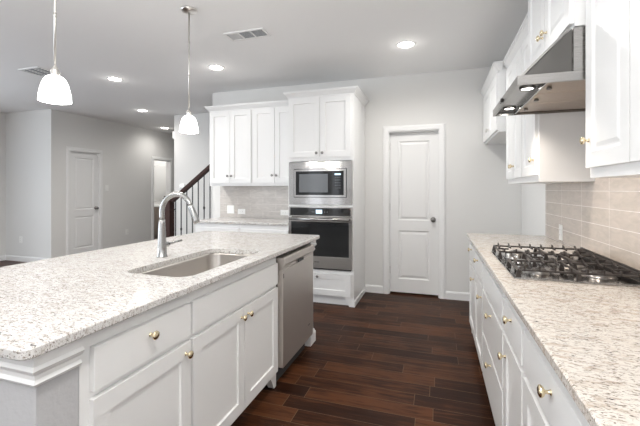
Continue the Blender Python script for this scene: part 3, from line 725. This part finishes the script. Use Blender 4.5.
m.poly([(0.058, railz(0.058)+0.018), (2.0, railz(2.0)+0.018), (2.0, railz(2.0)+0.05), (0.058, railz(0.058)+0.05)], -0.038, 0.038)
m.build('handrail', M['dwood'], st)
for i in range(17):
    x = 0.125+i*0.1075
    zb = (max(0, int((x-0.12+0.025)//RUN))+1)*RISE+0.0005 if x > 0.09 else 0.001
    zt = railz(x)-0.004; mm = MB(); mm.box(x-0.0065, x+0.0065, -0.0065, 0.0065, zb, zt)
    if i % 2 == 1 or i == 3:
        zk = (zb+zt)/2-0.02
        if i % 4 == 3: pass
        mm.lathe([(0.006, -0.03), (0.013, -0.018), (0.017, 0), (0.013, 0.018), (0.006, 0.03)], (x, 0, zk), 'z', 12)
    mm.build('baluster', M['wiron'], st)

# ------------------------------------------------------------ bathroom vanity, mirror and light
v = thing('bathroom_vanity', 'taupe bathroom vanity with white top seen through the far doorway', 'vanity', (-7.4, 8.18, 0))
m = MB(); m.box(-0.6, 0.75, -0.28, 0.318, 0.08, 0.85); m.box(-0.58, 0.73, -0.22, 0.318, 0, 0.08); m.build('body', M['vanity'], v)
B(-0.62, 0.77, -0.31, 0.318, 0.8505, 0.885, bev=0.004).build('vanity_top', M['plastic'], v)
for i in range(3): panel_front(-0.58+i*0.44, -0.15+i*0.44, 0.11, 0.83, 'shaker', yb=-0.2805).build('door', M['vanity'], v)
tag(B(-7.9, -6.75, 8.485, 8.498, 0.98, 2.0).build('wall_mirror', M['mirror']), 'frameless mirror over the vanity in the far bathroom', 'mirror')
l = bpy.data.lights.new('bathroom_light', 'POINT'); l.energy = 9; l.shadow_soft_size = 0.15; l.color = (1, 0.98, 0.95)
lo = bpy.data.objects.new('bathroom_light', l); C.objects.link(lo); lo.location = (-7.3, 7.6, 2.4)

# ------------------------------------------------------------ ceiling fixtures
def downlight(x, y, label, power=5):
    t = thing('recessed_light', label, 'ceiling light', (x, y, CZ), group='recessed ceiling lights')
    MB().lathe([(0.098, 0), (0.098, -0.004), (0.092, -0.007), (0.074, -0.004), (0.070, 0.0)], (0, 0, -0.0005), 'z', 36).build('trim_ring', M['trim'], t)
    MB().lathe([(0, -0.0015), (0.072, -0.0015), (0.072, -0.0035), (0, -0.005)], (0, 0, 0), 'z', 32).build('lens', M['lens'], t)
    l = bpy.data.lights.new('downlight', 'SPOT'); l.energy = power; l.color = (1, 0.97, 0.925); l.spot_size = 2.95; l.spot_blend = 0.9; l.shadow_soft_size = 0.06
    lo = bpy.data.objects.new('downlight', l); C.objects.link(lo); lo.parent = t; lo.location = (0, 0, -0.03)
    g = bpy.data.lights.new('downlight_glow', 'POINT'); g.energy = 0.2; g.color = (1, 0.96, 0.9); g.shadow_soft_size = 0.03
    go = bpy.data.objects.new('downlight_glow', g); C.objects.link(go); go.parent = t; go.location = (0, 0, -0.09)
for x, y, pw, lb in ((-0.288, 3.657, 22, 'lit round recessed ceiling light in front of the pantry door'), (-2.457, 3.667, 5.5, 'lit recessed light just right of the far pendant rod'),
                 (-3.953, 3.649, 55, 'lit recessed light between the two pendants'), (-5.057, 5.256, 15, 'lit recessed light over the stair foot, farther left'),
                 (-6.0, 6.911, 9, 'farthest recessed light, by the bathroom doorway'), (-0.288, 0.6, 20, 'added unseen recessed light over the aisle, above the frame'),
                 (-0.288, -1.2, 8, 'added unseen recessed light behind the camera position'), (-3.953, 0.8, 34, 'added unseen recessed light over the living side, outside the frame')):  # last three lights are unseen additions that brighten the aisle and living side
    downlight(x, y, lb, pw)
def pendant(x, y, label):
    t = thing('pendant_light', label, 'pendant light', (x, y, CZ), group='pendants over the island')
    MB().lathe([(0, 0), (0.062, 0), (0.062, -0.008), (0.055, -0.016), (0.03, -0.021), (0.012, -0.026), (0, -0.026)], (0, 0, -0.0005), 'z', 32).build('canopy', M['nickel'], t)
    m = MB(); m.tube([(0, 0, -0.024), (0, 0, -0.80)], 0.0058, 12)
    for z in (-0.27, -0.53): m.tube([(0, 0, z-0.012), (0, 0, z+0.012)], 0.008, 12)
    m.build('rod', M['nickel'], t)
    MB().lathe([(0.006, -0.79), (0.011, -0.795), (0.012, -0.802), (0.019, -0.81), (0.021, -0.825), (0.017, -0.835), (0.022, -0.842), (0, -0.842)], (0, 0, 0), 'z', 24).build('socket_cap', M['nickel'], t)
    pr = [(0.019, -0.840), (0.036, -0.848), (0.049, -0.864), (0.058, -0.887), (0.065, -0.916), (0.070, -0.946), (0.072, -0.973)]
    MB().lathe(pr+[(r-0.003, z) for r, z in pr[::-1]], (0, 0, 0), 'z', 36).build('shade', M['shade'], t)
    MB().lathe([(0, -0.86), (0.012, -0.868), (0.026, -0.90), (0.027, -0.925), (0.015, -0.943), (0, -0.947)], (0, 0, 0), 'z', 20).build('bulb', M['lens'], t)
    l = bpy.data.lights.new('pendant_bulb', 'POINT'); l.energy = 4; l.color = (1, 0.94, 0.86); l.shadow_soft_size = 0.03
    lo = bpy.data.objects.new('pendant_bulb', l); C.objects.link(lo); lo.parent = t; lo.location = (0, 0, -0.96)
pendant(-1.869, 2.42, 'opal glass pendant on rod whose nickel ceiling canopy is in view')
pendant(-1.869, 1.36, 'larger-looking opal glass pendant at left whose rod leaves the frame top')

def vent(x0, x1, y0, y1, label, dark_from):
    cx, cy = (x0+x1)/2, (y0+y1)/2; hw, hh = (x1-x0)/2, (y1-y0)/2
    t = thing('ceiling_vent', label, 'vent', (cx, cy, CZ)); m = MB(); f = 0.02
    for q in ((-hw, hw, -hh, -hh+f), (-hw, hw, hh-f, hh), (-hw, -hw+f, -hh+f, hh-f), (hw-f, hw, -hh+f, hh-f)): m.box(*q, -0.009, -0.0005)
    n = 3
    for i in range(1, n):
        x = -hw+f+(2*hw-2*f)*i/n; m.box(x-0.006, x+0.006, -hh+f, hh-f, -0.008, -0.0005)
    m.build('frame', M['trim'], t)
    B(-hw+f, hw-f, -hh+f, hh-f, -0.002, -0.0005).build('duct_opening', M['ventdark'], t)
    for i in range(n):
        xa = -hw+f+(2*hw-2*f)*i/n+0.007; xb = -hw+f+(2*hw-2*f)*(i+1)/n-0.007; m = MB(); white = i < dark_from if dark_from >= 0 else i != 1
        k_ = 7
        for j in range(k_):
            y = -hh+f+(2*hh-2*f)*(j+0.5)/k_
            if white: m.poly([(y-0.007, -0.0075), (y+0.0075, -0.006), (y+0.0075, -0.005), (y-0.007, -0.0065)], xa, xb, 'x')
            else: m.poly([(y-0.0022, -0.0078), (y-0.0012, -0.0078), (y+0.0022, -0.0022), (y+0.0012, -0.0022)], xa, xb, 'x')
        m.build('louvre', M['trim'], t)
vent(-1.86, -1.46, 2.885, 3.06, 'white rectangular ceiling register with dark louvres above the island', 1)
vent(-4.73, -4.40, 3.0, 3.28, 'white ceiling register partly hidden behind the left pendant', -1)

# ------------------------------------------------------------ switches, outlets, small wall things
def plate(name, label, loc, rz, w_, h_, kind, cat, group=None, gangs=1):
    t = thing(name, label, cat, loc, rz, group)
    B(-w_/2, w_/2, -0.006, -0.0005, -h_/2, h_/2, bev=0.0015).build('cover_plate', M['plastic'], t)
    for g in range(gangs):
        cx = (g-(gangs-1)/2)*0.046
        if kind == 'switch': B(cx-0.016, cx+0.016, -0.010, -0.0062, -0.032, 0.032, bev=0.001).build('rocker', M['plastic'], t)
        else:
            hor = w_ > h_*1.2
            o = B(cx-(0.033 if hor else 0.016), cx+(0.033 if hor else 0.016), -0.009, -0.0062, -(0.016 if hor else 0.033), (0.016 if hor else 0.033), bev=0.001).build('receptacle', M['plastic'], t)
            m = MB()
            for s in (-1, 1):
                for q in (-0.005, 0.005):
                    if hor: m.box(s*0.019-0.004, s*0.019+0.004, -0.0096, -0.0091, q-0.001, q+0.001)
                    else: m.box(cx+q-0.001, cx+q+0.001, -0.0096, -0.0091, s*0.019-0.004, s*0.019+0.004)
            m.build('slots', M['slot'], o)
plate('light_switch', 'white switch plate on the wall right of the closet door', (XL, 5.80, 1.35), PI/2, 0.075, 0.118, 'switch', 'light switch')
plate('wall_outlet', 'white outlet low on the wall between closet door and bathroom', (XL, 6.31, 0.385), PI/2, 0.075, 0.118, 'outlet', 'outlet')
plate('wall_outlet', 'white outlet low on the alcove wall at far left', (-7.263, 4.66, 0.40), 0, 0.075, 0.118, 'outlet', 'outlet')
plate('light_switch', 'white double switch plate on back tile at left', (-2.845, 4.6185, 1.028), 0, 0.118, 0.118, 'switch', 'light switch', gangs=2)
plate('wall_outlet', 'white sideways outlet beside the double switch on the back tile', (-2.667, 4.6185, 1.0), 0, 0.118, 0.075, 'outlet', 'outlet')
plate('wall_outlet', 'white sideways outlet on back tile close to the oven tower', (-2.0, 4.6185, 0.998), 0, 0.118, 0.075, 'outlet', 'outlet')
plate('wall_outlet', 'white outlet on the right tile backsplash beyond the cooktop', (0.9035, 3.2, 0.99), -PI/2, 0.075, 0.118, 'outlet', 'outlet')
th = thing('thermostat', 'small round-cornered white thermostat on the wall above the stair rail', 'thermostat', (-4.62, 5.79, 1.385))
B(-0.06, 0.06, -0.022, -0.0005, -0.045, 0.045, bev=0.008).build('case', M['plastic'], th); B(-0.03, 0.03, -0.0228, -0.0222, -0.01, 0.025).build('screen', M['nickel'], th)
ch = thing('door_chime', 'small white box high on the stair wall corner', 'chime', (-4.811, 5.85, 2.37))
B(-0.045, -0.0005, -0.055, 0.055, -0.07, 0.07, bev=0.004).build('case', M['plastic'], ch)
